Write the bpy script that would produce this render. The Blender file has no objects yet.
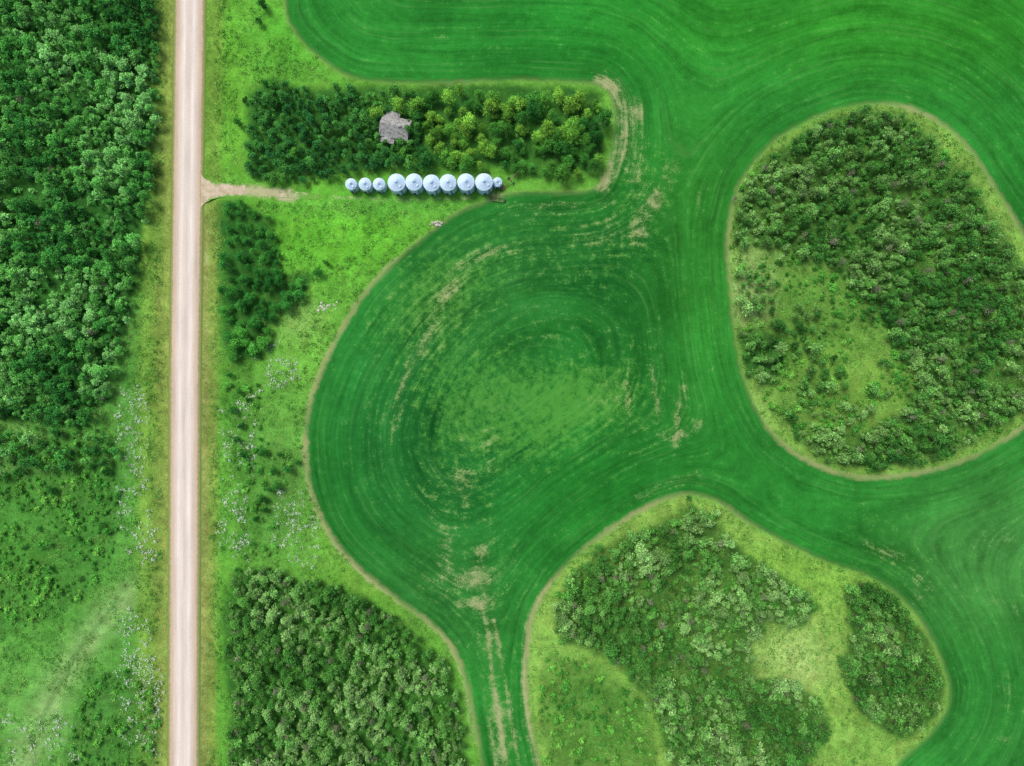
import bpy, math, random
import numpy as np
rng = np.random.default_rng(7)
random.seed(7)
S = 0.3; CAMH = 204.8
def W(px, py, h=0.0):
    k = (1 - h/CAMH)
    return ((px-512)*S*k, (383-py)*S*k)
def lin(c):
    c = np.array(c, float)/255.0
    return np.where(c <= 0.04045, c/12.92, ((c+0.055)/1.055)**2.4)

# ---------------------------------------------------------------- scene
sc = bpy.context.scene
sc.view_settings.view_transform = 'Standard'
sc.view_settings.look = 'None'
sc.view_settings.exposure = 0
world = bpy.data.worlds.new("World"); sc.world = world; world.use_nodes = True
wn = world.node_tree.nodes; wl = world.node_tree.links
SUN_EL = math.radians(60); SUN_AZ = math.radians(-40)
sky = wn.new('ShaderNodeTexSky'); sky.sky_type = 'NISHITA'; sky.sun_disc = False
sky.sun_elevation = SUN_EL; sky.sun_rotation = SUN_AZ; sky.dust_density = 4.0; sky.air_density = .7
bg = wn['Background'] if 'Background' in wn else wn.new('ShaderNodeBackground')
bg.inputs['Strength'].default_value = 0.15
wl.new(sky.outputs[0], bg.inputs['Color'])
sd = bpy.data.lights.new('sun', 'SUN'); sd.energy = 2.2; sd.angle = math.radians(18); sd.color = (1, 0.96, 0.9)
so = bpy.data.objects.new('sun', sd); sc.collection.objects.link(so)
from mathutils import Vector
dv = Vector((math.sin(SUN_AZ)*math.cos(SUN_EL), math.cos(SUN_AZ)*math.cos(SUN_EL), math.sin(SUN_EL)))
so.rotation_euler = dv.to_track_quat('Z', 'Y').to_euler()
cd = bpy.data.cameras.new('camera'); cam = bpy.data.objects.new('camera', cd); sc.collection.objects.link(cam)
cam.location = (0, 0, CAMH); cd.lens = 24; cd.sensor_width = 36; cd.clip_end = 12000; cd.clip_start = 1
sc.camera = cam

# ---------------------------------------------------------------- numpy helpers
_tab = rng.random((256, 256))
def vnoise(x, y, sc_, seed=0):
    x = x/sc_+seed*17.3; y = y/sc_+seed*9.7
    xi = np.floor(x).astype(int); yi = np.floor(y).astype(int)
    fx = x-xi; fy = y-yi
    fx = fx*fx*(3-2*fx); fy = fy*fy*(3-2*fy)
    a = _tab[xi & 255, yi & 255]; b = _tab[(xi+1) & 255, yi & 255]
    c = _tab[xi & 255, (yi+1) & 255]; d = _tab[(xi+1) & 255, (yi+1) & 255]
    return (a*(1-fx)+b*fx)*(1-fy)+(c*(1-fx)+d*fx)*fy
def fbm(x, y, s, seed=0, o=4):
    t = 0; a = 1; n = 0
    for i in range(o):
        t = t+a*vnoise(x, y, s/2**i, seed+i*3); n += a; a *= 0.55
    return t/n
def catmull(pts, closed=True, sub=5):
    p = [np.array(q, float) for q in pts]; n = len(p); out = []
    for i in (range(n) if closed else range(n-1)):
        if closed: a, b, c, d = p[i-1], p[i], p[(i+1) % n], p[(i+2) % n]
        else: a, b, c, d = p[max(i-1, 0)], p[i], p[i+1], p[min(i+2, n-1)]
        for k in range(sub):
            t = k/sub
            out.append(0.5*((2*b)+(-a+c)*t+(2*a-5*b+4*c-d)*t*t+(-a+3*b-3*c+d)*t**3))
    if not closed: out.append(p[-1])
    return np.array(out)
def sdf(poly, X, Y):
    d2 = np.full(X.shape, 1e18); ins = np.zeros(X.shape, bool)
    n = len(poly)
    for i in range(n):
        ax, ay = poly[i]; bx, by = poly[(i+1) % n]
        ex, ey = bx-ax, by-ay; L = ex*ex+ey*ey
        if L < 1e-9: continue
        wx = X-ax; wy = Y-ay
        t = np.clip((wx*ex+wy*ey)/L, 0, 1)
        d2 = np.minimum(d2, (wx-ex*t)**2+(wy-ey*t)**2)
        if ay != by:
            c = ((ay > Y) != (by > Y)) & (X < (bx-ax)*(Y-ay)/(by-ay)+ax)
            ins ^= c
    d = np.sqrt(d2)
    return np.where(ins, -d, d)
def sstep(a, b, x):
    t = np.clip((x-a)/(b-a), 0, 1); return t*t*(3-2*t)

# ---------------------------------------------------------------- layout (plan of the farm, in 0.3 m units)
Lline = catmull([(283,-120),(282,-40),(284,0),(290,25),(305,45),(325,62),(348,76),(385,82),(440,83),(520,80),(575,82),(600,86),
 (612,100),(615,125),(612,150),(604,176),(590,190),(560,192),(520,192),(490,200),(462,210),(440,224),(412,246),(386,270),(362,296),
 (344,325),(330,350),(317,380),(308,410),(305,440),(308,480),(318,512),(335,543),(360,570),(395,598),(430,624),(453,650),
 (466,682),(474,720),(482,766),(490,820),(500,900)], closed=False)
Lpoly = np.vstack([[[283,-13000]], Lline, [[500,13000],[-13000,13000],[-13000,-13000]]])
Apoly = catmull([(870,104),(905,107),(942,124),(970,150),(990,180),(1012,215),(1034,255),(1052,300),(1056,360),(1044,405),(1014,433),(975,455),
 (930,470),(880,477),(840,473),(800,456),(770,430),(750,395),(737,350),(731,300),(728,250),(732,210),(745,175),(770,145),(800,125),(835,110)])
Bpoly = catmull([(548,900),(543,820),(540,766),(530,720),(527,670),(532,622),(545,592),(570,562),(600,537),(640,511),(680,495),(715,500),(745,520),
 (790,545),(830,563),(870,577),(900,597),(925,628),(941,660),(949,690),(944,715),(922,742),(897,766),(885,820),(880,900)])

T = {}
T['left'] = [(-90,-90),(158,-90),(152,0),(157,60),(154,130),(150,180),(145,230),(135,280),(124,320),(116,350),(104,400),(86,430),(50,428),(0,418),(-90,420)]
T['groveL'] = [(246,92),(270,78),(300,88),(340,88),(390,85),(420,86),(425,130),(420,168),(330,176),(270,182),(250,177),(245,140)]
T['groveR'] = [(410,86),(450,84),(500,82),(560,86),(600,92),(608,120),(604,158),(592,176),(560,180),(520,174),(500,168),(412,168)]
T['road1'] = [(215,202),(240,200),(270,215),(279,240),(283,272),(312,274),(308,296),(284,309),(270,322),(266,345),(256,360),(232,364),(220,340),(216,300),(219,250)]
T['low'] = [(232,572),(260,566),(300,580),(340,585),(375,604),(410,632),(440,655),(458,690),(466,740),(475,860),(222,860),(228,700),(220,620)]
T['B1'] = [(552,606),(575,568),(620,538),(655,526),(690,503),(716,512),(735,545),(770,566),(800,588),(818,608),(804,628),(772,622),(752,642),(757,676),(790,682),(822,700),(832,730),(812,770),(800,860),(700,860),(668,766),(650,700),(610,660),(560,640)]
T['B2'] = [(845,590),(880,583),(905,608),(930,640),(946,680),(941,716),(910,740),(880,730),(852,702),(842,662),(850,630)]
T['B3'] = [(548,650),(600,665),(645,700),(662,766),(690,860),(560,860),(548,766),(536,700)]
T['A1'] = [(868,108),(905,114),(940,144),(972,184),(998,222),(1026,266),(1045,320),(1040,390),(1010,425),(966,448),(925,462),(870,471),(825,463),(792,438),(812,425),(860,432),(900,412),(918,380),(895,350),(880,316),(850,285),(815,258),(780,250),(738,248),(731,228),(738,195),(760,160),(795,136),(835,116)]
T['A2'] = [(738,330),(762,328),(784,340),(788,368),(770,384),(747,378)]
T['A3'] = [(735,262),(780,250),(830,265),(880,300),(925,350),(925,400),(870,440),(800,440),(765,410),(742,340)]
T['ll1'] = [(-90,440),(60,430),(112,440),(124,490),(116,545),(95,590),(50,620),(0,640),(-90,650)]
T['ll2'] = [(85,675),(130,668),(158,690),(160,766),(160,860),(50,860),(62,766),(72,710)]
T['strip'] = [(222,366),(252,365),(262,400),(262,440),(300,450),(300,500),(276,560),(232,560),(235,480),(222,430)]
TP = {k: np.array(v, float) for k, v in T.items()}

# ---------------------------------------------------------------- ground
def axis(lo, hi, step):
    d = np.arange(lo, hi+0.1, step)
    return np.concatenate([[-12000,-6000,-3000,-1500,-800,-450,-260], d, [1500,1800,2400,3500,6500,12500] if hi > 1000 else [1050,1300,1900,3000,6000,12500]])
ax = axis(-140, 1164, 2); ay = axis(-140, 906, 2)
PX, PY = np.meshgrid(ax, ay)
nx, ny = len(ax), len(ay)
dL = sdf(Lpoly, PX, PY); dA = sdf(Apoly, PX, PY); dB = sdf(Bpoly, PX, PY)
fd = np.minimum(np.minimum(dL, dA), dB)
k = 14.0
rowd = -k*np.log(np.exp(-np.clip(dL, -50, 2000)/k)+np.exp(-np.clip(dA, -50, 2000)/k)+np.exp(-np.clip(dB, -50, 2000)/k)+1e-70)
def blur(a, r):
    for axi in (0, 1):
        for _ in range(3):
            p = np.pad(a, [(r+1, r) if q == axi else (0, 0) for q in (0, 1)], mode='edge')
            c = np.cumsum(p, axis=axi)
            a = (c[2*r+1:] - c[:-2*r-1]) / (2*r+1) if axi == 0 else (c[:, 2*r+1:] - c[:, :-2*r-1]) / (2*r+1)
    return a
inner = (slice(7, ny-6), slice(7, nx-6))
sub = rowd[inner]; b1 = blur(np.minimum(sub, 400), 8); b2 = blur(np.minimum(sub, 400), 14)
f_ = np.clip(fd[inner], 0, 400); w1 = sstep(12, 45, f_); w2 = sstep(45, 100, f_)
rowd[inner] = (sub*(1-w1)+b1*w1)*(1-w2)+b2*w2
near = (np.abs(PX-512) < 800) & (np.abs(PY-383) < 700)

def gauss(cx, cy, rx, ry, ang=0):
    a = math.radians(ang); ca, sa = math.cos(a), math.sin(a)
    dx = PX-cx; dy = PY-cy
    u = (dx*ca+dy*sa)/rx; v = (-dx*sa+dy*ca)/ry
    return np.exp(-np.clip((u*u+v*v), 0, 50)**1.3)
def stroke(pts, w):
    d2 = np.full(PX.shape, 1e12)
    for (x0, y0), (x1, y1) in zip(pts[:-1], pts[1:]):
        ex, ey = x1-x0, y1-y0; L = ex*ex+ey*ey
        t = np.clip(((PX-x0)*ex+(PY-y0)*ey)/L, 0, 1)
        d2 = np.minimum(d2, (PX-x0-ex*t)**2+(PY-y0-ey*t)**2)
    return np.exp(-d2/(w*w))

F = np.zeros(PX.shape+(3,)); F[:] = lin((42, 122, 44))
def paint(A, m, col, s=1.0):
    m = np.clip(m*s, 0, 1)[..., None]
    A[:] = A*(1-m)+lin(col)*m
paint(F, gauss(440, 430, 130, 160, 0), (32, 103, 44), .9)
paint(F, gauss(620, 330, 90, 140, 0), (30, 99, 38), .7)
paint(F, gauss(540, 250, 140, 50, 0), (30, 98, 40), .6)
paint(F, gauss(610, 20, 160, 60, 0), (32, 122, 42), .7)
paint(F, gauss(900, 20, 300, 60, 0), (46, 128, 36), .8)
paint(F, gauss(700, 250, 50, 160, 0), (48, 120, 38), .5)
paint(F, gauss(600, 490, 100, 50, -20), (32, 109, 36), .8)
paint(F, gauss(1000, 560, 110, 90, 0), (66, 130, 60), .8)
paint(F, gauss(990, 720, 100, 80, 0), (48, 126, 50), .8)
paint(F, gauss(440, 600, 70, 60, 40), (50, 117, 50), .7)
paint(F, gauss(470, 290, 100, 60, -30), (50, 115, 50), .5)
F *= (0.66+0.68*fbm(PX, PY, 70, 3))[..., None]

thin = (gauss(520, 400, 85, 70)*.72+gauss(470, 270, 90, 40, -30)*.55+gauss(560, 430, 40, 40)*.3+gauss(590, 395, 50, 30)*.4+gauss(420, 330, 70, 80)*.45
        + gauss(600, 250, 60, 60)*.45+gauss(520, 60, 200, 12)*.15+gauss(450, 470, 70, 70)*.38+gauss(640, 180, 40, 60)*.4+gauss(480,600,50,60)*.38+gauss(900,560,120,40)*.3+gauss(640,400,50,60)*.4)
soil = np.zeros(PX.shape)
for g in [(474,578,24,10,-18,.50),(470,604,16,7,0,.42),(452,572,16,10,0,.2),(480,556,8,16,16,.35),(484,596,12,12,0,.3),
          (640,112,6,12,0,.4),(656,200,9,12,0,.5),(676,163,5,12,0,.38),(612,84,14,6,20,.35),(668,180,5,30,-10,.3),(604,180,8,10,0,.3),
          (680,410,6,36,8,.42),(655,390,4,34,-8,.42),(628,398,4,30,0,.34),(690,430,22,6,-30,.35),(668,436,12,5,20,.25),(610,385,20,5,0,.25),(640,420,50,50,0,.14),
          (600,235,44,18,0,.3),(640,225,10,22,0,.3),(560,205,60,6,0,.22),(520,218,50,8,0,.2),(610,210,8,20,0,.2),
          (420,350,8,60,25,.28),(400,400,6,50,10,.24),(450,290,20,8,-35,.42),(470,262,30,7,-25,.36),(500,250,34,8,0,.27),(430,310,50,50,0,.18),(375,430,20,80,0,.15),
          (600,400,30,6,0,.25),(445,550,10,24,0,.3),(465,480,12,40,0,.28),(490,460,10,40,0,.25),(440,500,30,60,0,.16),(430,590,30,16,40,.25),
          (880,550,26,8,20,.4),(920,590,14,20,0,.25),(995,600,34,6,20,.25),(660,490,70,8,-22,.2),(1002,540,24,8,0,.25),(1005,690,8,40,0,.22),(1000,740,20,8,0,.2),
          (495,690,9,90,-2,.25),(500,740,14,40,0,.2),(452,645,8,10,0,.3),(470,720,5,60,0,.3),(520,700,10,60,0,.2),
          (545,600,8,24,20,.45),(700,195,10,30,0,.2),(640,180,18,50,0,.22),(560,300,60,60,0,.14),(500,560,30,40,-20,.2)]:
    soil += 1.15*g[5]*gauss(*g[:5])
soil += .72*stroke([(600, 80),(616,92),(624,110),(625,130),(620,152),(610,172),(600,188)], 8)+.3*stroke([(636,100),(640,140),(630,180)],6)
soil += .55*stroke([(482,606),(489,640),(492,680),(500,720),(506,766),(512,900)], 3.2)+.52*stroke([(494,620),(502,660),(512,720),(518,766),(520,900)], 2.6)+.3*stroke([(476,610),(484,700),(496,766)],3)
soil += .7*stroke([(556, 580),(540,598),(529,622),(524,680),(530,730),(540,780),(546,900)], 4)

GS = .98
G = np.zeros(PX.shape+(3,)); G[:] = lin((92, 156, 56))
left = sstep(230, 150, PX)
paint(G, left, (84, 148, 60))
paint(G, gauss(230, 90, 22, 110), (98, 162, 54))
paint(G, gauss(300, 30, 60, 40), (86, 164, 52))
paint(G, gauss(340, 235, 90, 45), (94, 172, 50), .95)
paint(G, gauss(400, 205, 110, 12), (90, 164, 60), .8)
paint(G, gauss(300, 350, 40, 60), (104, 166, 62), .8)
paint(G, gauss(300, 320, 22, 20), (132, 172, 90), .6)
paint(G, gauss(280, 480, 40, 100), (94, 150, 68), .6)
paint(G, gauss(370, 560, 60, 60), (112, 166, 62), .5)
paint(G, np.clip(-dA/6, 0, 1), (116, 160, 70))
paint(G, gauss(820, 330, 70, 80), (98, 148, 60), .9)
paint(G, gauss(752, 290, 22, 40), (150, 178, 108), .9)
paint(G, gauss(860, 375, 62, 36, 20), (122, 170, 70), .9)
paint(G, gauss(760, 410, 20, 30), (126, 168, 78), .7)
paint(G, gauss(950, 300, 20, 50), (110, 158, 66), .7)
paint(G, np.clip(-dB/6, 0, 1), (124, 168, 74))
paint(G, gauss(795, 660, 40, 34), (150, 184, 102), .9)
paint(G, gauss(800, 570, 60, 20, 20), (118, 172, 66), .8)
paint(G, gauss(600, 720, 60, 60), (90, 146, 58), .8)
paint(G, gauss(860, 740, 40, 20), (124, 178, 78), .8)
paint(G, gauss(560, 655, 30, 20), (120, 172, 76), .7)
paint(G, gauss(40, 720, 70, 60), (98, 158, 72), .8)
paint(G, stroke([(20,766),(60,680),(110,610),(150,580)], 14), (138, 176, 106), .7)
paint(G, stroke([(30,740),(75,655),(118,600)], 3), (72, 122, 58), .6)
paint(G, stroke([(10,740),(55,655),(98,600)], 2.5), (80, 130, 60), .4)
paint(G, gauss(20, 560, 50, 60), (88, 158, 60), .8)
paint(G, gauss(15, 450, 40, 25), (122, 164, 88), .7)
rc = np.interp(PY, [-13000, -140, 0, 190, 383, 766, 906, 13000], [191, 191, 190, 187.5, 185, 183.5, 183, 183])
u = PX-rc
nv = fbm(PX, PY*0.15, 6, 5); nv2 = fbm(PX, PY, 40, 8)
paint(G, np.exp(-((u+34)/16)**4), (104, 152, 58), .9)
paint(G, np.exp(-((u+27)/6)**2), (148, 154, 82), .15+.5*nv2)
paint(G, np.exp(-((u+19)/4)**2), (138, 146, 76), .7)
paint(G, np.exp(-((u+40)/3)**2), (126, 166, 70), .6)
paint(G, np.exp(-((u-24)/10)**4), (108, 150, 60), .9)
paint(G, np.exp(-((u-19)/4)**2)*sstep(180, 230, PY), (142, 146, 84), .75)
paint(G, np.exp(-((u-27)/4)**2)*sstep(180, 230, PY), (128, 136, 72), .15+.7*nv)
dirt = .95*stroke([(196,192),(215,190),(250,190),(290,195)], 7)+.5*stroke([(280,193),(330,197),(400,200),(470,198)], 3)+.6*gauss(497, 199, 14, 6)+.7*gauss(437,224,8,6)
dirt += .3*stroke([(280,199),(340,204),(420,206),(490,202)], 2.5)
dirt += .6*stroke([(362,302),(374,285),(386,268),(398,258)], 4)+.28*gauss(322,308,16,14)+.3*gauss(505,190,30,6)+.4*stroke([(205,206),(207,300),(205,500),(203,766)], 3)*nv2*1.4
dirt += .5*stroke([(302,450),(309,480),(318,510),(338,546),(370,580),(410,610)], 4)+.5*stroke([(450,645),(464,680),(472,740)],4)
dirt += .35*stroke([(163,620),(162,766)],3)
dirt += .25*gauss(285,515,30,40)+.25*gauss(350,560,40,16,35)
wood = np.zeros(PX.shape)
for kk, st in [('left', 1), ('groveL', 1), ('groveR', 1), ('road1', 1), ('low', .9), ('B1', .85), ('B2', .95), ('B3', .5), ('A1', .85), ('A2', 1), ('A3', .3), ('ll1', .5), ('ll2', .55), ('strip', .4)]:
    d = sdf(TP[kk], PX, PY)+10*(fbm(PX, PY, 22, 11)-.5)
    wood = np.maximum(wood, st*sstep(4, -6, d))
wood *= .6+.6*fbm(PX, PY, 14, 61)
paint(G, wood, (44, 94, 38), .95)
G *= GS*(0.66+0.68*fbm(PX, PY, 18, 21))[..., None]
edge = .2+.55*np.clip(gauss(330, 420, 70, 260)+gauss(440, 660, 60, 120)+gauss(830, 480, 150, 50)+gauss(980,430,80,60)+gauss(940, 120, 60, 60)+gauss(1010, 220, 40, 60)+gauss(535,650,30,130)+gauss(620,520,60,40)+gauss(740,220,20,60), 0, 1)
edge *= np.clip(0.1+1.6*fbm(PX, PY, 26, 31), 0, 1.3)

verts = np.zeros((ny*nx, 3))
verts[:, 0] = ((PX-512)*S).ravel(); verts[:, 1] = ((383-PY)*S).ravel()
relief = np.where(near, 0.5*(fbm(PX, PY, 60, 41)-.5)*np.clip(-dL/40, 0, 1)*sstep(18, 40, np.abs(u)), 0)
ditch = -0.45*np.exp(-((np.abs(u)-24)/6)**2)
verts[:, 2] = (relief*.6+ditch).ravel()
idx = np.arange(ny*nx).reshape(ny, nx)
quads = np.stack([idx[:-1, :-1], idx[1:, :-1], idx[1:, 1:], idx[:-1, 1:]], -1).reshape(-1, 4)
me = bpy.data.meshes.new('ground')
me.vertices.add(len(verts)); me.vertices.foreach_set('co', verts.ravel())
me.loops.add(quads.size); me.loops.foreach_set('vertex_index', quads.ravel())
me.polygons.add(len(quads)); me.polygons.foreach_set('loop_start', np.arange(len(quads))*4)
me.polygons.foreach_set('loop_total', np.full(len(quads), 4))
me.update(calc_edges=True); me.validate()
me.polygons.foreach_set('use_smooth', np.ones(len(quads), bool))
def fattr(me, name, a):
    t = me.attributes.new(name, 'FLOAT', 'POINT'); t.data.foreach_set('value', np.ascontiguousarray(a, dtype=np.float32).ravel())
def cattr(me, name, a):
    a = a.reshape(-1, 3); b = np.ones((len(a), 4), np.float32); b[:, :3] = a
    t = me.attributes.new(name, 'FLOAT_COLOR', 'POINT'); t.data.foreach_set('color', b.ravel())
fattr(me, 'fd', fd*S); fattr(me, 'rowd', rowd*S); fattr(me, 'soil', soil); fattr(me, 'thin', thin)
fattr(me, 'dirt', dirt); fattr(me, 'edgew', edge)
cattr(me, 'fieldcol', F); cattr(me, 'grasscol', G)
ground = bpy.data.objects.new('ground', me); sc.collection.objects.link(ground)

# ---------------------------------------------------------------- node helper
class NT:
    def __init__(s, name):
        s.m = bpy.data.materials.new(name); s.m.use_nodes = True
        s.t = s.m.node_tree; s.t.nodes.clear()
        s.out = s.t.nodes.new('ShaderNodeOutputMaterial')
    def set(s, sock, v):
        if v is None: return
        if isinstance(v, bpy.types.NodeSocket): s.t.links.new(v, sock)
        elif hasattr(v, '__len__') and sock.type == 'RGBA' and len(v) == 3: sock.default_value = (*v, 1)
        else: sock.default_value = v
    def math(s, op, a, b=None, c=None, clamp=False):
        n = s.t.nodes.new('ShaderNodeMath'); n.operation = op; n.use_clamp = clamp
        s.set(n.inputs[0], a); s.set(n.inputs[1], b)
        if c is not None: s.set(n.inputs[2], c)
        return n.outputs[0]
    def mix(s, f, a, b, mode='MIX'):
        n = s.t.nodes.new('ShaderNodeMix'); n.data_type = 'RGBA'; n.blend_type = mode
        s.set(n.inputs[0], f); s.set(n.inputs[6], a); s.set(n.inputs[7], b); return n.outputs[2]
    def attr(s, name, kind='GEOMETRY', out='Fac'):
        n = s.t.nodes.new('ShaderNodeAttribute'); n.attribute_name = name; n.attribute_type = kind; return n.outputs[out]
    def pos(s):
        return s.t.nodes.new('ShaderNodeNewGeometry').outputs['Position']
    def noise(s, vec, scale, detail=3, rough=.55):
        n = s.t.nodes.new('ShaderNodeTexNoise'); s.set(n.inputs['Vector'], vec)
        n.inputs['Scale'].default_value = scale; n.inputs['Detail'].default_value = detail; n.inputs['Roughness'].default_value = rough
        return n.outputs[0]
    def maprange(s, v, a, b, c=0., d=1., smooth=True):
        n = s.t.nodes.new('ShaderNodeMapRange'); n.interpolation_type = 'SMOOTHSTEP' if smooth else 'LINEAR'
        s.set(n.inputs[0], v); s.set(n.inputs[1], a); s.set(n.inputs[2], b); s.set(n.inputs[3], c); s.set(n.inputs[4], d); return n.outputs[0]
    def comb(s, x, y, z):
        n = s.t.nodes.new('ShaderNodeCombineXYZ'); s.set(n.inputs[0], x); s.set(n.inputs[1], y); s.set(n.inputs[2], z); return n.outputs[0]
    def sep(s, v):
        n = s.t.nodes.new('ShaderNodeSeparateXYZ'); s.set(n.inputs[0], v); return n.outputs
    def scale(s, col, f):
        n = s.t.nodes.new('ShaderNodeVectorMath'); n.operation = 'SCALE'; s.set(n.inputs[0], col); s.set(n.inputs['Scale'], f); return n.outputs[0]
    def cen(s, v, k):
        return s.math('MULTIPLY', s.math('SUBTRACT', v, .5), k)
    def bsdf(s, col, rough=.9, metal=0., spec=.2, bump=None, bstr=.5, bdist=.1):
        n = s.t.nodes.new('ShaderNodeBsdfPrincipled'); s.set(n.inputs['Base Color'], col); s.set(n.inputs['Roughness'], rough)
        s.set(n.inputs['Metallic'], metal); s.set(n.inputs['Specular IOR Level'], spec)
        if bump is not None:
            b = s.t.nodes.new('ShaderNodeBump'); b.inputs['Strength'].default_value = bstr; b.inputs['Distance'].default_value = bdist
            s.set(b.inputs['Height'], bump); s.t.links.new(b.outputs[0], n.inputs['Normal'])
        s.t.links.new(n.outputs[0], s.out.inputs[0]); return s.m

g = NT('farmland'); pos = g.pos(); px_, py_, pz_ = g.sep(pos)
A = lambda *v: v[0] if len(v) == 1 else g.math('ADD', v[0], A(*v[1:]))
rd = g.attr('rowd'); fdn = g.attr('fd')
n_l = g.noise(pos, .06, 3, .6)
rw = A(rd, g.cen(n_l, 1.8))
sx = g.math('MULTIPLY', px_, .018); sy = g.math('MULTIPLY', py_, .018)
st_f = g.noise(g.comb(rw, g.math('MULTIPLY', sx, 3), g.math('MULTIPLY', sy, 3)), 1.0, 2, .6)
st_c = g.noise(g.comb(g.math('MULTIPLY', rw, .3), sx, sy), .9, 1)
n_f = g.noise(pos, 2.3, 3, .85); n_m = g.noise(pos, .4, 4, .75)
bright = A(.98, g.cen(st_f, .8), g.cen(st_c, .7), g.cen(n_f, 1.0), g.cen(n_m, .9), g.cen(n_l, .7))
fr = g.math('FRACT', g.math('DIVIDE', rw, 9.3))
tr1 = g.maprange(g.math('ABSOLUTE', g.math('SUBTRACT', fr, .42)), .012, .045, 1, 0)
tr2 = g.maprange(g.math('ABSOLUTE', g.math('SUBTRACT', fr, .62)), .012, .045, 1, 0)
tram = g.math('MULTIPLY', g.math('MAXIMUM', tr1, tr2), g.maprange(n_l, .42, .62, .05, .5))
fcol = g.scale(g.attr('fieldcol', out='Color'), bright)
fcol = g.mix(g.math('MULTIPLY', tram, .5), fcol, tuple(lin((84, 138, 72))))
th = A(g.attr('thin'), g.cen(n_m, 2.6), g.cen(st_f, .9), g.cen(n_f, 1.4))
fcol = g.mix(g.maprange(th, .35, 1.15, 0, .65), fcol, tuple(lin((84, 150, 58))))
sv = A(g.attr('soil'), g.cen(st_f, 1.2), g.cen(n_m, 1.8), g.cen(n_f, 1.6))
fcol = g.mix(g.maprange(sv, .28, 1.15, 0, .8), fcol, tuple(lin((168, 170, 122))))
gcol = g.scale(g.attr('grasscol', out='Color'), A(.98, g.cen(n_f, 2.2), g.cen(n_m, 1.5)))
hue = g.maprange(g.noise(pos, .22, 3, .65), .45, .7, 0, .6)
gcol = g.mix(hue, gcol, g.mix(1.0, gcol, (1.25, .98, 1.15), 'MULTIPLY'))
dm = A(g.attr('dirt'), g.cen(n_m, 1.3), g.cen(n_f, .7))
gcol = g.mix(g.maprange(dm, .3, .95, 0, .85), gcol, tuple(lin((182, 174, 140))))
fe = A(fdn, g.cen(n_m, 3.2), g.cen(n_f, .8))
col = g.mix(g.maprange(fe, -.6, .6), gcol, fcol)
ew = g.math('MULTIPLY', g.maprange(g.math('ABSOLUTE', g.math('SUBTRACT', fe, .1)), .1, 1.5, 1, 0), g.attr('edgew'))
col = g.mix(g.math('MULTIPLY', ew, .8), col, tuple(lin((158, 158, 110))))
dn = g.t.nodes.new('ShaderNodeBsdfDiffuse'); g.t.links.new(col, dn.inputs[0]); g.t.links.new(dn.outputs[0], g.out.inputs[0])
ground.data.materials.append(g.m)

# ---------------------------------------------------------------- mesh util
def mkmesh(name, v, f, mats, mi=None, smooth=False):
    m = bpy.data.meshes.new(name); m.from_pydata([tuple(map(float, a)) for a in v], [], [tuple(map(int, a)) for a in f])
    for x in mats: m.materials.append(x)
    if mi is not None: m.polygons.foreach_set('material_index', np.array(mi, dtype=np.int32))
    if smooth: m.polygons.foreach_set('use_smooth', np.ones(len(m.polygons), bool))
    m.update(); return m
def mkobj(name, m, loc=(0, 0, 0), parent=None, rz=0):
    o = bpy.data.objects.new(name, m); sc.collection.objects.link(o); o.location = loc; o.rotation_euler[2] = rz
    if parent: o.parent = parent
    return o

# ---------------------------------------------------------------- road
r = NT('gravel_road'); pos = r.pos(); a = r.attr('across')
rx, ry, rz = r.sep(pos)
streak = r.noise(r.comb(rx, r.math('MULTIPLY', ry, .03), 0), 1.3, 4, .7)
fine = r.noise(pos, 2.5, 4, .75); med = r.noise(r.comb(rx, r.math('MULTIPLY', ry, .2), 0), .35, 3)
aa = r.math('ABSOLUTE', a)
c = r.mix(r.maprange(aa, .45, .95), tuple(lin((206, 196, 184))), tuple(lin((188, 170, 146))))
trk = r.maprange(r.math('ABSOLUTE', r.math('SUBTRACT', aa, .36)), .03, .2, 1, 0)
c = r.mix(r.math('MULTIPLY', trk, .6), c, tuple(lin((222, 214, 204))))
cen = r.maprange(aa, .0, .12, 1, 0)
c = r.mix(r.math('MULTIPLY', cen, .3), c, tuple(lin((192, 178, 160))))
b = r.math('ADD', 1, r.math('ADD', r.cen(streak, .5), r.math('ADD', r.cen(fine, .5), r.cen(med, .35))))
c = r.scale(c, b)
em = r.math('ADD', aa, r.cen(r.noise(pos, .9, 4, .7), .3))
c = r.mix(r.maprange(em, .96, 1.08), c, tuple(lin((146, 142, 100))))
c = r.mix(r.maprange(em, 1.12, 1.2), c, tuple(lin((108, 138, 62))))
road_mat = r.bsdf(c, .95, 0, .1, fine, .3, .05)
ys = np.concatenate([[-13000, -5000, -2000, -800], np.arange(-300, 1100, 6), [2000, 5000, 13000]])
acr = np.array([-1.45, -1.2, -1.0, -.9, -.6, -.3, 0, .3, .6, .9, 1.0, 1.2, 1.45]); zz = np.array([-.35, .02, .2, .25, .3, .34, .36, .34, .3, .25, .2, .02, -.35])
V = []; A_ = []
for y in ys:
    cx = np.interp(y, [-13000, -140, 0, 190, 383, 766, 906, 13000], [191, 191, 190, 187.5, 185, 183.5, 183, 183])
    for q, z in zip(acr, zz):
        x, yy = W(cx+q*13.0, y); V.append((x, yy, z)); A_.append(q)
nn = len(acr); Fc = []
for i in range(len(ys)-1):
    for j in range(nn-1):
        Fc.append((i*nn+j, (i+1)*nn+j, (i+1)*nn+j+1, i*nn+j+1))
m = mkmesh('road', V, Fc, [road_mat]); fattr(m, 'across', np.array(A_)); mkobj('road', m)

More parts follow.
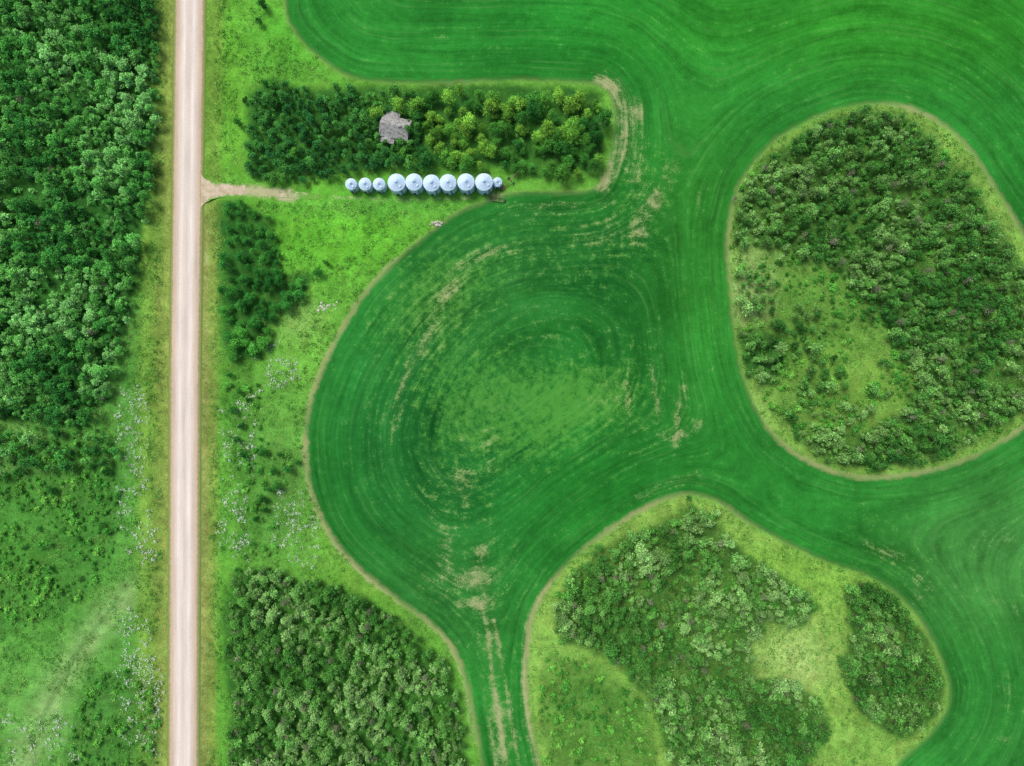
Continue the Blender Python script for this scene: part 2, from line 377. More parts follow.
r = NT('driveway_gravel'); pos = r.pos(); a = r.math('ABSOLUTE', r.attr('across'))
fine = r.noise(pos, 2.2, 4, .7); med = r.noise(pos, .5, 4, .65)
c = r.mix(r.maprange(med, .35, .65), tuple(lin((200, 186, 162))), tuple(lin((174, 162, 132))))
c = r.scale(c, r.math('ADD', .8, r.math('MULTIPLY', fine, .4)))
al = r.attr('along')
fade = r.math('ADD', r.math('MAXIMUM', a, al), r.math('ADD', r.cen(med, 1.1), r.cen(fine, .6)))
c = r.mix(r.maprange(fade, .62, 1.0), c, tuple(lin((100, 158, 62))))
dmat = r.bsdf(c, .95, 0, .1, fine, .4, .05)
pts = [(192, 191, 22), (199, 191, 19), (205, 191, 12), (212, 190.5, 9), (222, 190, 7), (240, 190, 6), (260, 191, 5.2), (280, 193, 4.5), (300, 195.5, 3.6), (320, 197, 3)]
V = []; A_ = []; B_ = []; Fc = []
for i, (x, y, w) in enumerate(pts):
    for j, q in enumerate([-1, -.5, 0, .5, 1]):
        wx, wy = W(x, y+q*w); V.append((wx, wy, (.19 if i < 2 else .1) if i < 4 else .05)); A_.append(q*(.7 if i < 3 else 1)); B_.append(max(0, (x-220)/90))
for i in range(len(pts)-1):
    for j in range(4): Fc.append((i*5+j, i*5+j+1, (i+1)*5+j+1, (i+1)*5+j))
m = mkmesh('driveway', V, Fc, [dmat]); fattr(m, 'across', np.array(A_)); fattr(m, 'along', np.array(B_)); mkobj('driveway', m)

# ---------------------------------------------------------------- vegetation prototypes
lf = NT('foliage'); tint = lf.attr('tint', 'INSTANCER', 'Color'); own = lf.attr('leafv')
lc = lf.scale(tint, own)
d = lf.t.nodes.new('ShaderNodeBsdfDiffuse'); lf.t.links.new(lc, d.inputs[0])
lf.t.links.new(d.outputs[0], lf.out.inputs[0])
leaf_mat = lf.m
bk = NT('bark'); bark_mat = bk.bsdf(bk.scale(tuple(lin((128, 130, 106))), bk.math('ADD', .5, bk.noise(bk.pos(), 6, 2))), .9)
fl = NT('flower_petals'); fp = fl.bsdf(fl.scale(tuple(lin((208, 220, 204))), fl.math('ADD', .55, fl.noise(fl.pos(), 3, 2))), .8)

def leafquads(c, nrm, size):
    n = len(c); nrm = nrm/np.linalg.norm(nrm, axis=1)[:, None]
    rv = rng.normal(size=(n, 3)); t = np.cross(nrm, rv); t /= np.linalg.norm(t, axis=1)[:, None]; b = np.cross(nrm, t)
    s = (size*rng.uniform(.6, 1.3, n))[:, None]; w = s*rng.uniform(.55, .9, n)[:, None]
    v = np.stack([c-t*s, c-b*w*.9-t*s*.1, c+t*s, c+b*w], 1).reshape(-1, 3)
    f = np.arange(n*4).reshape(n, 4); return v, f
def tube(p0, p1, r0, r1, seg=5):
    p0 = np.array(p0, float); p1 = np.array(p1, float); d = p1-p0; d /= np.linalg.norm(d)
    a = np.cross(d, [0.3, 1, .2]); a /= np.linalg.norm(a); b = np.cross(d, a)
    v = []
    for p, rr in ((p0, r0), (p1, r1)):
        for i in range(seg):
            t = 2*math.pi*i/seg; v.append(p+rr*(a*math.cos(t)+b*math.sin(t)))
    f = [(i, (i+1) % seg, seg+(i+1) % seg, seg+i) for i in range(seg)]
    return np.array(v), np.array(f)
def build(name, parts, mats):
    V = []; Fc = []; M = []; LV = []; off = 0
    for v, f, mi, lv in parts:
        V.append(v); Fc.append(f+off); M += [mi]*len(f); LV.append(np.broadcast_to(lv, (len(v),))); off += len(v)
    V = np.vstack(V); Fl = [tuple(x) for a in Fc for x in a.tolist()]
    m = mkmesh(name, V, Fl, mats, M); fattr(m, 'leafv', np.concatenate(LV)); return m
def tree_mesh(name, R, H, base, nl, nleaf, lsize, kind='round'):
    parts = []
    v, f = tube((0, 0, -.2), (rng.normal()*.1, rng.normal()*.1, H*.75), .05*R+.05, .03, 6); parts.append((v, f, 1, 1.))
    lobes = []
    for i in range(nl):
        hz = rng.uniform(0, 1)
        if kind == 'cone': rr = R*(1-hz)**.8*rng.uniform(.35, 1.0); lr = R*(.44-.22*hz)*rng.uniform(.7, 1.25)
        else: rr = R*math.sqrt(max(0, 1-(hz*1.0)**2))*rng.uniform(.25, .92); lr = R*rng.uniform(.2, .42)
        a = rng.uniform(0, 6.283); z = base+(H-base)*(.15+.8*hz)
        lobes.append((np.array([rr*math.cos(a), rr*math.sin(a), z]), lr))
    lobes.append((np.array([rng.normal()*.15*R, rng.normal()*.15*R, H-R*.3]), R*.34))
    tot = sum(l[1]**2 for l in lobes)
    for c, lr in lobes:
        if rng.random() < .8:
            v, f = tube((0, 0, max(.3, c[2]*.55)), c, .03*R+.02, .02, 4); parts.append((v, f, 1, 1.))
        k = max(8, int(nleaf*lr*lr/tot))
        dr = rng.normal(size=(k, 3)); dr /= np.linalg.norm(dr, axis=1)[:, None]; dr[:, 2] = np.where(dr[:, 2] < -.1, -dr[:, 2], dr[:, 2])
        cc = c+dr*lr*rng.uniform(.5, 1.35, k)[:, None]*np.array([1, 1, .85])
        v, f = leafquads(cc, dr*.6+rng.normal(size=(k, 3))*.5+np.array([0, 0, .6]), np.full(k, lsize))
        lv = rng.uniform(.78, 1.22)*np.repeat(rng.uniform(.45, 1.55, k), 4)
        parts.append((v, f, 0, lv))
    return build(name, parts, [leaf_mat, bark_mat])
def snag_mesh(name, R, H):
    parts = []
    v, f = tube((0, 0, -.2), (0, 0, H), .1, .03, 6); parts.append((v, f, 1, 1.))
    for i in range(20):
        a = rng.uniform(0, 6.28); z = rng.uniform(.35, .95)*H; L = R*(1.2-z/H*.7)*rng.uniform(.6, 1)
        e = np.array([L*math.cos(a), L*math.sin(a), z+L*.6]); v, f = tube((0, 0, z), e, .045, .02, 4); parts.append((v, f, 1, 1.))
        for j in range(2):
            s = np.array([0, 0, z])+(e-np.array([0, 0, z]))*rng.uniform(.4, .9)
            v, f = tube(s, s+rng.normal(size=3)*.35+np.array([0, 0, .3]), .03, .015, 3); parts.append((v, f, 1, 1.))
    k = 160; c = rng.normal(size=(k, 3))*np.array([R*.45, R*.45, H*.14])+np.array([0, 0, H*.7])
    v, f = leafquads(c, rng.normal(size=(k, 3))+np.array([0, 0, 1]), np.full(k, .14)); parts.append((v, f, 0, np.repeat(rng.uniform(.7, 1.3, k), 4)))
    return build(name, parts, [leaf_mat, bark_mat])
def tuft_mesh(name, R, n, h, ls, flower=0):
    c = rng.normal(size=(n, 3))*np.array([R*.5, R*.5, h*.25])+np.array([0, 0, h*.5]); c[:, 2] = np.clip(c[:, 2], .02, h)
    v, f = leafquads(c, rng.normal(size=(n, 3))*.6+np.array([0, 0, .7]), np.full(n, ls)); parts = [(v, f, 0, np.repeat(rng.uniform(.7, 1.3, n), 4))]
    if flower:
        c = rng.normal(size=(flower, 3))*np.array([R*.5, R*.5, .08])+np.array([0, 0, h*1.05])
        v, f = leafquads(c, rng.normal(size=(flower, 3))*.3+np.array([0, 0, 1]), np.full(flower, .15)); parts.append((v, f, 1, 1.))
    return build(name, parts, [leaf_mat, fp])

def coll(name, meshes):
    c = bpy.data.collections.new(name)
    for i, m in enumerate(meshes):
        o = bpy.data.objects.new(m.name, m); c.objects.link(o)
    return c
P_as = [tree_mesh('aspen_tree', 1.75, 5.6, 1.4, 13, 440, .18, 'cone') for i in range(4)]+[tree_mesh('aspen_tree', 2.0, 6.2, 1.6, 16, 540, .19, 'round') for i in range(2)]
P_br = [tree_mesh('broadleaf_tree', 2.7, 7.0, 1.6, 28, 1100, .20, 'round') for i in range(4)]
P_sh = [tree_mesh('willow_shrub', 1.3, 1.7, .2, 10, 220, .16, 'round') for i in range(4)]
P_sn = [snag_mesh('bare_tree', 1.2, 5.2) for i in range(2)]
P_tf = [tuft_mesh('weed_tuft', .8, 30, .35, .13) for i in range(3)]
P_fl = [tuft_mesh('wildflower_clump', .9, 28, .5, .13, 14) for i in range(3)]
cols = {'as': coll('aspen_trees', P_as), 'br': coll('broadleaf_trees', P_br), 'sh': coll('shrubs', P_sh), 'sn': coll('bare_trees', P_sn), 'tf': coll('tufts', P_tf), 'fl': coll('flowers', P_fl)}

def gn_group(collection):
    ng = bpy.data.node_groups.new('scatter_'+collection.name, 'GeometryNodeTree')
    ng.interface.new_socket('Geometry', in_out='INPUT', socket_type='NodeSocketGeometry')
    ng.interface.new_socket('Geometry', in_out='OUTPUT', socket_type='NodeSocketGeometry')
    N = ng.nodes; L = ng.links
    gi = N.new('NodeGroupInput'); go = N.new('NodeGroupOutput')
    ip = N.new('GeometryNodeInstanceOnPoints'); ci = N.new('GeometryNodeCollectionInfo')
    ci.inputs['Collection'].default_value = collection
    ci.inputs['Separate Children'].default_value = True; ci.inputs['Reset Children'].default_value = True
    def na(nm, ty):
        x = N.new('GeometryNodeInputNamedAttribute'); x.data_type = ty; x.inputs[0].default_value = nm; return x.outputs[0]
    L.new(gi.outputs[0], ip.inputs['Points']); L.new(ci.outputs[0], ip.inputs['Instance'])
    ip.inputs['Pick Instance'].default_value = True
    L.new(na('idx', 'INT'), ip.inputs['Instance Index']); L.new(na('rot', 'FLOAT_VECTOR'), ip.inputs['Rotation']); L.new(na('scl', 'FLOAT_VECTOR'), ip.inputs['Scale'])
    L.new(ip.outputs[0], go.inputs[0]); return ng
groups = {k: gn_group(c) for k, c in cols.items()}
NPROTO = {k: len(c.objects) for k, c in cols.items()}
counts = {}
def scatter(name, kind, pxy, hmid, smin, smax, palette, pal_scale=60, seed=0, bright=1.0, zj=.2):
    n = len(pxy)
    if n == 0: return
    k = 1-hmid/CAMH
    co = np.zeros((n, 3)); co[:, 0] = (pxy[:, 0]-512)*S*k; co[:, 1] = (383-pxy[:, 1])*S*k; co[:, 2] = -.05
    m = bpy.data.meshes.new(name); m.vertices.add(n); m.vertices.foreach_set('co', co.ravel())
    a = m.attributes.new('idx', 'INT', 'POINT'); a.data.foreach_set('value', rng.integers(0, NPROTO[kind], n).astype(np.int32))
    rot = np.zeros((n, 3), np.float32); rot[:, 2] = rng.uniform(0, 6.283, n); rot[:, 0] = rng.normal(0, .06, n); rot[:, 1] = rng.normal(0, .06, n)
    a = m.attributes.new('rot', 'FLOAT_VECTOR', 'POINT'); a.data.foreach_set('vector', rot.ravel())
    s = smin+(smax-smin)*rng.random(n)**1.5; sc3 = np.stack([s*rng.uniform(.85, 1.15, n), s*rng.uniform(.85, 1.15, n), s*rng.uniform(1-zj, 1+zj, n)], 1).astype(np.float32)
    a = m.attributes.new('scl', 'FLOAT_VECTOR', 'POINT'); a.data.foreach_set('vector', sc3.ravel())
    pal = np.array([lin(c) for c in palette]); t = np.clip((fbm(pxy[:, 0], pxy[:, 1], pal_scale, seed+50)-.5)*2.4+.5+rng.normal(0, .25, n), 0, .999)*(len(pal)-1)
    i0 = np.floor(t).astype(int); fr = (t-i0)[:, None]; colr = pal[i0]*(1-fr)+pal[np.minimum(i0+1, len(pal)-1)]*fr
    colr = colr*rng.uniform(.65, 1.3, n)[:, None]*bright
    cattr(m, 'tint', np.clip(colr, 0, .7))
    o = bpy.data.objects.new(name, m); sc.collection.objects.link(o)
    md = o.modifiers.new('scatter', 'NODES'); md.node_group = groups[kind]; counts[name] = n
    return o
def inpoly(poly, spacing, jitter=.48, en=10, seed=0, thr=None, excl=()):
    x0, y0 = poly.min(0)-6; x1, y1 = poly.max(0)+6
    xs = np.arange(x0, x1, spacing); ys = np.arange(y0, y1, spacing*.87)
    X, Y = np.meshgrid(xs, ys); X = X+(np.arange(len(ys)) % 2)[:, None]*spacing*.5
    X = (X+rng.uniform(-jitter, jitter, X.shape)*spacing).ravel(); Y = (Y+rng.uniform(-jitter, jitter, Y.shape)*spacing).ravel()
    d = sdf(poly, X, Y)+en*2*(fbm(X, Y, 20, seed)-.5)+2
    ok = d < 0
    if thr is not None: ok &= fbm(X, Y, thr[1], seed+5) > thr[0]
    for ex, ey, er in excl: ok &= (X-ex)**2+(Y-ey)**2 > er*er
    return np.stack([X[ok], Y[ok]], 1)
def cat(*a): return np.vstack(a)

LB = 1.5
pal_left = [(46, 104, 44), (62, 126, 52), (84, 146, 66), (106, 162, 88)]
pal_dark = [(36, 92, 36), (48, 108, 42), (66, 130, 48)]
pal_groveL = [(38, 90, 42), (54, 110, 48), (70, 126, 52)]
pal_groveR = [(40, 92, 38), (54, 110, 42), (74, 130, 46), (104, 154, 54)]
pal_gray = [(54, 104, 42), (72, 124, 52), (92, 138, 68), (110, 150, 84)]
pal_A = [(48, 98, 40), (64, 116, 48), (82, 130, 60), (100, 142, 74)]
pal_shrub = [(56, 118, 44), (74, 138, 50), (98, 156, 62)]

scatter('aspen_woodland', 'as', cat(inpoly(TP['left'], 8.6, seed=1, thr=(.33, 50), en=8), inpoly(np.array([(-90,420),(50,420),(115,425),(118,470),(60,470),(-90,500)], float), 13, seed=71)), 4, .6, 1.2, pal_left, 70, 1, LB*1.08)
scatter('woodland_understorey', 'sh', inpoly(TP['left'], 12, seed=2, thr=(.2, 50)), 1, .8, 1.3, pal_left, 50, 2, LB*1.08)
hx = [(394, 127, 13)]
scatter('shelterbelt_shrubs', 'as', inpoly(TP['groveL'], 8.2, seed=3, en=5, excl=hx), 3, .6, 1.0, pal_groveL, 60, 3, LB*1.05)
scatter('shelterbelt_trees', 'br', cat(inpoly(TP['groveR'], 12.0, seed=3, en=5, excl=hx), np.array([(385,150),(372,142),(398,104),(375,110),(404,150),(270,84),(290,150)], float)), 5, .5, 1.0, pal_groveR, 30, 4, LB)
scatter('roadside_trees', 'br', inpoly(TP['road1'], 11.0, seed=5, en=4), 4.5, .4, .8, pal_dark, 40, 5, LB*1.1)
scatter('poplar_copse', 'as', inpoly(TP['low'], 8.2, seed=6, en=6, thr=(.26, 30)), 4, .55, 1.1, pal_gray, 40, 6, LB)
scatter('poplar_copse', 'as', cat(inpoly(TP['B1'], 8.0, seed=7, en=9, thr=(.32, 36)), inpoly(TP['B2'], 7.8, seed=8, en=4)), 4, .55, 1.2, pal_gray, 40, 7, LB)
scatter('poplar_copse', 'as', cat(inpoly(TP['A1'], 7.8, seed=9, en=6, thr=(.29, 36)), inpoly(TP['A2'], 7.6, seed=10, en=4), inpoly(TP['A3'], 9.5, seed=19, en=4, thr=(.57, 24))), 3.6, .5, 1.05, pal_A, 50, 8, LB)
scatter('bare_trees', 'sn', cat(inpoly(TP['low'], 30, seed=11), inpoly(TP['B1'], 38, seed=12), inpoly(TP['A1'], 38, seed=13), inpoly(TP['left'], 80, seed=13)), 4, .8, 1.1, [(100, 116, 84), (124, 142, 100)], 40, 9, LB)
scatter('meadow_shrubs', 'sh', cat(inpoly(TP['B3'], 8, seed=14, thr=(.38, 24)), inpoly(TP['ll1'], 7.5, seed=15, thr=(.40, 30)), inpoly(TP['ll2'], 7.5, seed=16, thr=(.4, 30)), inpoly(TP['strip'], 9, seed=17, thr=(.46, 30)),
    inpoly(TP['A3'], 8, seed=18, thr=(.45, 22)), inpoly(TP['low'], 13, seed=19), inpoly(TP['B1'], 12, seed=20), inpoly(TP['A1'], 12, seed=21)), 1, .3, 1.15, pal_shrub, 50, 10, LB)
scatter('scattered_bushes', 'br', np.array([(244, 98), (238, 122), (258, 20), (262, 4), (228, 375), (238, 392), (232, 410), (247, 400), (240, 425), (262, 452), (272, 470), (280, 455), (288, 470), (268, 490), (262, 510), (236, 570), (246,582), (318, 274), (326, 262), (46, 545), (20, 470), (50, 490), (88, 468), (105, 472), (690, 498), (268, 84), (262, 500), (255, 520), (250, 545), (860, 600), (800, 600), (775,605), (790, 612), (236,440),(242,455),(296,462),(276,486)], float), 2.5, .35, .6, pal_dark, 40, 11, LB)

allm = np.array([(-60, -60), (282, -60), (290, 25), (325, 62), (360, 80), (240, 85), (240, 182), (470, 205), (410, 246), (362, 296), (330, 350), (308, 410), (305, 440), (308, 480), (335, 543), (395, 598), (453, 650), (480, 800), (-60, 800)], float)
wp = cat(inpoly(allm, 4.6, seed=22, en=2, thr=(.44, 18)), inpoly(Apoly, 4.6, seed=23, en=2, thr=(.42, 18)), inpoly(Bpoly, 4.6, seed=24, en=2, thr=(.44, 18)))
rcw = np.interp(wp[:, 1], [-140, 0, 190, 383, 766], [191, 190, 187.5, 185, 183.5])
ok = (np.abs(wp[:, 0]-rcw) > 24) & ~((wp[:, 0] > 200) & (wp[:, 0] < 500) & (np.abs(wp[:, 1]-193) < 9))
for kk in ('left', 'groveL', 'groveR', 'low', 'B2', 'road1'): ok &= sdf(TP[kk], wp[:, 0], wp[:, 1]) > -6
scatter('meadow_weeds', 'tf', wp[ok], .3, .5, 1.5, [(60, 118, 46), (76, 136, 54), (94, 150, 64), (120, 164, 82)], 30, 12, 1.25)
fpolys = [np.array(p, float) for p in [[(112, 385), (142, 370), (152, 440), (144, 480), (160, 530), (156, 570), (124, 560), (118, 480), (110, 430)],
    [(270, 494), (304, 485), (322, 520), (314, 568), (284, 572), (266, 540)], [(216, 485), (244, 485), (252, 565), (218, 572)],
    [(126, 602), (160, 630), (162, 766), (122, 735), (110, 625)], [(222, 390), (256, 385), (254, 478), (224, 478)], [(0, 690), (60, 700), (90, 766), (0, 766)], [(250,345),(290,335),(300,380),(258,395)]]]
fpts = cat(*[inpoly(p, 4.2, seed=30+i, en=14, thr=((.45 if i != 5 else .58), 8)) for i, p in enumerate(fpolys)])
scatter('wildflowers', 'fl', fpts, .4, .3, .95, [(90, 146, 76), (130, 168, 112)], 40, 13, 1.3)

# ---------------------------------------------------------------- grain bins
gm = NT('galvanised_steel'); pos = gm.pos()
nz = gm.noise(pos, 1.4, 3); gc = gm.mix(nz, tuple(lin((178, 212, 236))), tuple(lin((218, 234, 244))))
steel = gm.bsdf(gc, .45, .08, .5)
gm = NT('steel_ribs'); rib = gm.bsdf(gm.scale(tuple(lin((172, 204, 228))), gm.math('ADD', .8, gm.math('MULTIPLY', gm.noise(gm.pos(), 2), .4))), .5, .1)
gm = NT('dark_metal'); darkm = gm.bsdf(gm.scale(tuple(lin((80, 84, 86))), gm.math('ADD', .7, gm.math('MULTIPLY', gm.noise(gm.pos(), 2), .6))), .6, .3)
def grain_bin(px, py, rp):
    R = rp*S*.93; Hh = 4.8 if rp > 7 else 3.6
    if rp < 5: Hh = 2.6
    x, y = W(px, py, Hh); rise = R*.5; N = 48
    V = []; Fc = []; M = []
    rings = 2*int(Hh/.22)
    for i in range(rings+1):
        rr = R+(.03 if i % 2 else 0)
        for j in range(N):
            a = 2*math.pi*j/N; V.append((rr*math.cos(a), rr*math.sin(a), Hh*i/rings))
    for i in range(rings):
        for j in range(N): Fc.append((i*N+j, i*N+(j+1) % N, (i+1)*N+(j+1) % N, (i+1)*N+j)); M.append(0)
    b = len(V); prof = [(R*1.05, Hh-.06), (R*1.05, Hh), (R*.72, Hh+rise*.33), (R*.4, Hh+rise*.66), (R*.13, Hh+rise*.93)]
    for k, (rr, z) in enumerate(prof):
        for j in range(N):
            a = 2*math.pi*j/N; V.append((rr*math.cos(a), rr*math.sin(a), z))
    for k in range(4):
        for j in range(N): Fc.append((b+k*N+j, b+k*N+(j+1) % N, b+(k+1)*N+(j+1) % N, b+(k+1)*N+j)); M.append(0)
    for j in range(0, N, 3):
        a = 2*math.pi*j/N; t = np.array([-math.sin(a), math.cos(a), 0])*.03; o = len(V)
        for rr, z in ((R*1.05, Hh-.02), (R*.13, Hh+rise*.93-.02)):
            c = np.array([rr*math.cos(a), rr*math.sin(a), z])
            for q in (c-t, c+t, c+t+[0, 0, .07], c-t+[0, 0, .07]): V.append(tuple(q))
        Fc += [(o, o+1, o+5, o+4), (o+1, o+2, o+6, o+5), (o+2, o+3, o+7, o+6), (o+3, o, o+4, o+7)]; M += [1]*4
    b = len(V)
    for rr, z in ((R*.17, Hh+rise*.9), (R*.17, Hh+rise*.9+.28), (R*.08, Hh+rise*.9+.4)):
        for j in range(16):
            a = 2*math.pi*j/16; V.append((rr*math.cos(a), rr*math.sin(a), z))
    for k in range(2):
        for j in range(16): Fc.append((b+k*16+j, b+k*16+(j+1) % 16, b+(k+1)*16+(j+1) % 16, b+(k+1)*16+j)); M.append(1)
    Fc.append(tuple(b+32+j for j in range(16))); M.append(1)
    def box(c, s, ang, mi):
        o = len(V); ca, sa = math.cos(ang), math.sin(ang)
        for dz in (-1, 1):
            for dx, dy in ((-1, -1), (1, -1), (1, 1), (-1, 1)):
                X = dx*s[0]/2; Y = dy*s[1]/2; V.append((c[0]+X*ca-Y*sa, c[1]+X*sa+Y*ca, c[2]+dz*s[2]/2))
        for q in ((0, 3, 2, 1), (4, 5, 6, 7), (0, 1, 5, 4), (1, 2, 6, 5), (2, 3, 7, 6), (3, 0, 4, 7)): Fc.append(tuple(o+i for i in q)); M.append(mi)
    box((0, -R-.05, 1.1), (.8, .12, 1.5), 0, 2)
    box((R*.5, -R*.866-.16, Hh/2), (.06, .06, Hh), 0, 2); box((R*.5+.4, -R*.866-.0, Hh/2), (.06, .06, Hh), 0, 2)
    for i in range(int(Hh/.4)): box((R*.5+.2, -R*.866-.09, .4+i*.4), (.4, .04, .04), .38, 2)
    box((R*.45, -R*.42, Hh+rise*.44), (.6, .6, .22), -.75, 1)
    mkobj('grain_bin', mkmesh('grain_bin', V, Fc, [steel, rib, darkm], M), (x, y, 0), rz=rng.uniform(-.3, .3))
for b_ in [(351, 184, 5.8), (365, 184, 6.4), (379, 184, 6.2), (396.5, 182.5, 8.9), (414, 182, 8.6), (431.5, 183, 8.5), (448, 182.5, 8.4), (466, 182, 8.6), (484, 182, 8.8), (497.5, 182, 4.8)]:
    grain_bin(*b_)

# ---------------------------------------------------------------- farmhouse
def boxm(V, Fc, c, s):
    o = len(V)
    for dz in (-1, 1):
        for dx, dy in ((-1, -1), (1, -1), (1, 1), (-1, 1)): V.append((c[0]+dx*s[0]/2, c[1]+dy*s[1]/2, c[2]+dz*s[2]/2))
    for q in ((0, 3, 2, 1), (4, 5, 6, 7), (0, 1, 5, 4), (1, 2, 6, 5), (2, 3, 7, 6), (3, 0, 4, 7)): Fc.append(tuple(o+i for i in q))
def boxobj(name, boxes, mat, parent):
    V = []; Fc = []
    for c, s in boxes: boxm(V, Fc, c, s)
    return mkobj(name, mkmesh(name, V, Fc, [mat]), parent=parent)
gm = NT('weathered_shingles'); pos = gm.pos(); n1 = gm.noise(pos, 1.3, 4, .7)
br = gm.t.nodes.new('ShaderNodeTexBrick'); br.inputs['Scale'].default_value = 2.2; br.inputs['Color1'].default_value = (*lin((156, 158, 156)), 1); br.inputs['Color2'].default_value = (*lin((188, 188, 184)), 1); br.inputs['Mortar'].default_value = (*lin((116, 116, 112)), 1)
tc = gm.t.nodes.new('ShaderNodeTexCoord'); gm.t.links.new(tc.outputs['Object'], br.inputs['Vector'])
shg = gm.bsdf(gm.mix(gm.maprange(n1, .46, .6, 0, .75), br.outputs[0], tuple(lin((100, 100, 92)))), .9)
gm = NT('weathered_boards'); boards = gm.bsdf(gm.scale(tuple(lin((170, 166, 156))), gm.math('ADD', .5, gm.noise(gm.pos(), 3, 4))), .85)
gm = NT('window_glass'); glass = gm.bsdf(gm.scale((.03, .04, .045), gm.math('ADD', .6, gm.noise(gm.pos(), 1))), .15, 0, .5)
hx_, hy_ = W(395, 127, 4)
house = bpy.data.objects.new('farmhouse', None); sc.collection.objects.link(house); house.location = (hx_, hy_, 0); house.rotation_euler[2] = math.radians(-12)
boxobj('walls', [((0, 0, 1.6), (8, 5.6, 3.2)), ((-1.8, -3.6, 1.3), (3.6, 1.6, 2.6)), ((-1.6, 3.5, 1.4), (3.4, 1.4, 2.8))], boards, house)
def gable(name, cx, cy, lx, ly, z, rise, alongx=True, parent=None):
    t = .14; hx2, hy2 = lx/2+.35, ly/2+.35
    if alongx: P = [(-hx2, -hy2, 0), (hx2, -hy2, 0), (hx2, 0, rise), (-hx2, 0, rise), (hx2, hy2, 0), (-hx2, hy2, 0)]
    else: P = [(-hx2, -hy2, 0), (-hx2, hy2, 0), (0, hy2, rise), (0, -hy2, rise), (hx2, hy2, 0), (hx2, -hy2, 0)]
    top = [(cx+a, cy+b, z+c+t) for a, b, c in P]; bot = [(cx+a, cy+b, z+c) for a, b, c in P]; V = top+bot
    Fc = [(0, 1, 2, 3), (3, 2, 4, 5), (6, 9, 8, 7), (9, 11, 10, 8), (0, 6, 7, 1), (5, 4, 10, 11), (0, 3, 9, 6), (3, 5, 11, 9), (1, 7, 8, 2), (2, 8, 10, 4)]
    if alongx: G2 = [(-lx/2, -ly/2, 0), (-lx/2, ly/2, 0), (-lx/2, 0, rise*.88), (lx/2, -ly/2, 0), (lx/2, ly/2, 0), (lx/2, 0, rise*.88)]
    else: G2 = [(-lx/2, -ly/2, 0), (lx/2, -ly/2, 0), (0, -ly/2, rise*.88), (-lx/2, ly/2, 0), (lx/2, ly/2, 0), (0, ly/2, rise*.88)]
    o = len(V); V += [(cx+a, cy+b, z+c) for a, b, c in G2]; Fc += [(o, o+1, o+2), (o+3, o+4, o+5)]
    return mkobj(name, mkmesh(name, V, Fc, [shg, boards], [0]*10+[1]*2), parent=parent)
gable('roof', 0, 0, 8, 5.6, 3.2, 2.1, True, house)
gable('porch_roof', -1.8, -3.4, 3.6, 2.0, 2.6, .7, False, house)
gable('lean_to_roof', -1.6, 3.4, 3.4, 1.9, 2.75, .45, False, house)
boxobj('chimney', [((1.6, .2, 5.0), (.6, .6, 1.5)), ((1.6, .2, 5.8), (.75, .75, .12))], boards, house)
boxobj('windows', [((2.2, -2.82, 1.7), (1.1, .06, 1.2)), ((4.02, .6, 1.7), (.06, 1.1, 1.2)), ((-4.02, 0, 1.7), (.06, 1.1, 1.2)), ((2, 2.82, 1.7), (1.1, .06, 1.2))], glass, house)
boxobj('door', [((-1.8, -4.43, 1.05), (.9, .06, 2.1))], darkm, house)

# ---------------------------------------------------------------- small farm things
gm = NT('field_stone'); stone = gm.bsdf(gm.mix(gm.noise(gm.pos(), 1.2, 3), tuple(lin((150, 146, 138))), tuple(lin((222, 218, 208)))), .9)
import bmesh
def rock_pile(px, py, n, spread, smin, smax):
    bm = bmesh.new()
    for i in range(n):
        s = random.uniform(smin, smax); ret = bmesh.ops.create_icosphere(bm, subdivisions=2, radius=s)
        ox, oy = random.gauss(0, spread), random.gauss(0, spread*.6); q = random.uniform(.5, 1)
        for v in ret['verts']:
            v.co *= random.uniform(.82, 1.15); v.co.x = v.co.x*random.uniform(.95, 1.05)+ox; v.co.y = v.co.y*q+oy; v.co.z = v.co.z*.6+s*.2
    m = bpy.data.meshes.new('rock_pile'); bm.to_mesh(m); bm.free(); m.materials.append(stone)
    x, y = W(px, py); mkobj('rock_pile', m, (x, y, 0))
rock_pile(437, 224, 16, .8, .25, .6); rock_pile(322, 308, 18, 1.2, .2, .5); rock_pile(332, 305, 8, .8, .15, .35)
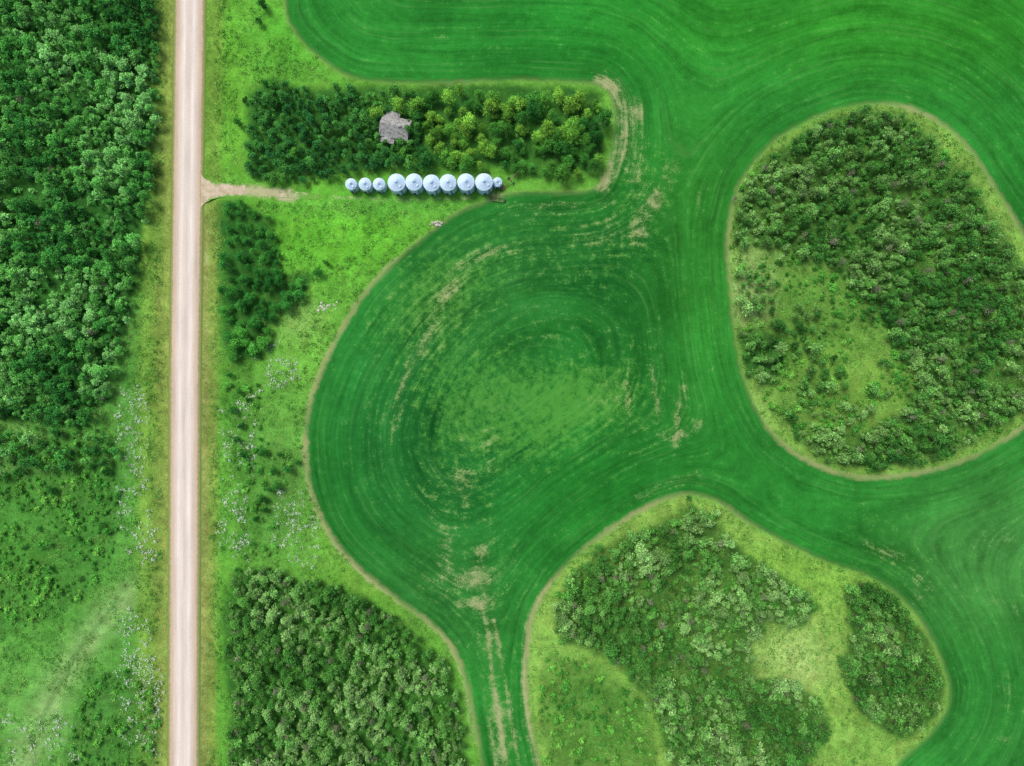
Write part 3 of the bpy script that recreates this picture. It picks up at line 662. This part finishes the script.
def auger(px, py, rz):
    e = bpy.data.objects.new('grain_auger', None); sc.collection.objects.link(e); x, y = W(px, py); e.location = (x, y, 0); e.rotation_euler[2] = rz
    v, f = tube((-3.2, 0, .4), (3.2, 0, 3.2), .11, .11, 10); mkobj('tube', mkmesh('tube', v, f, [rust]), parent=e)
    v1, f1 = tube((0, -.9, .35), (1.5, -.05, 2.3), .05, .05, 6); v2, f2 = tube((0, .9, .35), (1.5, .05, 2.3), .05, .05, 6); v3, f3 = tube((0, -1, .35), (0, 1, .35), .06, .06, 6)
    mkobj('undercarriage', mkmesh('undercarriage', np.vstack([v1, v2, v3]), list(map(tuple, f1))+list(map(tuple, f2+12))+list(map(tuple, f3+24)), [darkm]), parent=e)
    for sgn in (-1, 1):
        v, f = tube((0, sgn*1.0, .36), (0, sgn*1.2, .36), .36, .36, 16); ff = list(map(tuple, f))+[tuple(range(16)), tuple(range(16, 32))]
        mkobj('wheel', mkmesh('wheel', v, ff, [darkm]), parent=e)
    boxobj('hopper', [((-3.3, 0, .35), (.9, .9, .12)), ((-3.3, .45, .5), (.9, .06, .3)), ((-3.3, -.45, .5), (.9, .06, .3)), ((-3.72, 0, .5), (.06, .84, .3))], rust, e)
gm = NT('rusty_iron'); rust = gm.bsdf(gm.mix(gm.noise(gm.pos(), 4, 3), tuple(lin((120, 92, 70))), tuple(lin((168, 148, 126)))), .85)
auger(511, 181, .75)
e = bpy.data.objects.new('old_farm_cultivator', None); sc.collection.objects.link(e); x, y = W(498, 200); e.location = (x, y, 0); e.rotation_euler[2] = -.15
boxobj('frame', [((0, .7, .55), (3.6, .12, .12)), ((0, -.5, .55), (3.6, .12, .12)), ((-1.5, .1, .56), (.12, 1.1, .1)), ((1.5, .1, .56), (.12, 1.1, .1)), ((0, .1, .56), (.12, 1.1, .1))], rust, e)
boxobj('drawbar', [((0, 1.8, .5), (.12, 2.1, .1))], rust, e)
boxobj('tines', [((-1.6+i*.4, -.5, .25), (.06, .18, .5)) for i in range(9)]+[((-1.4+i*.4, .7, .25), (.06, .18, .5)) for i in range(8)], rust, e)
for sgn in (-1, 1):
    v, f = tube((sgn*1.95, 0, .42), (sgn*2.15, 0, .42), .42, .42, 16); mkobj('wheel', mkmesh('wheel', v, list(map(tuple, f))+[tuple(range(16)), tuple(range(16, 32))], [darkm]), parent=e)
print('COUNTS', counts, sum(counts.values()))
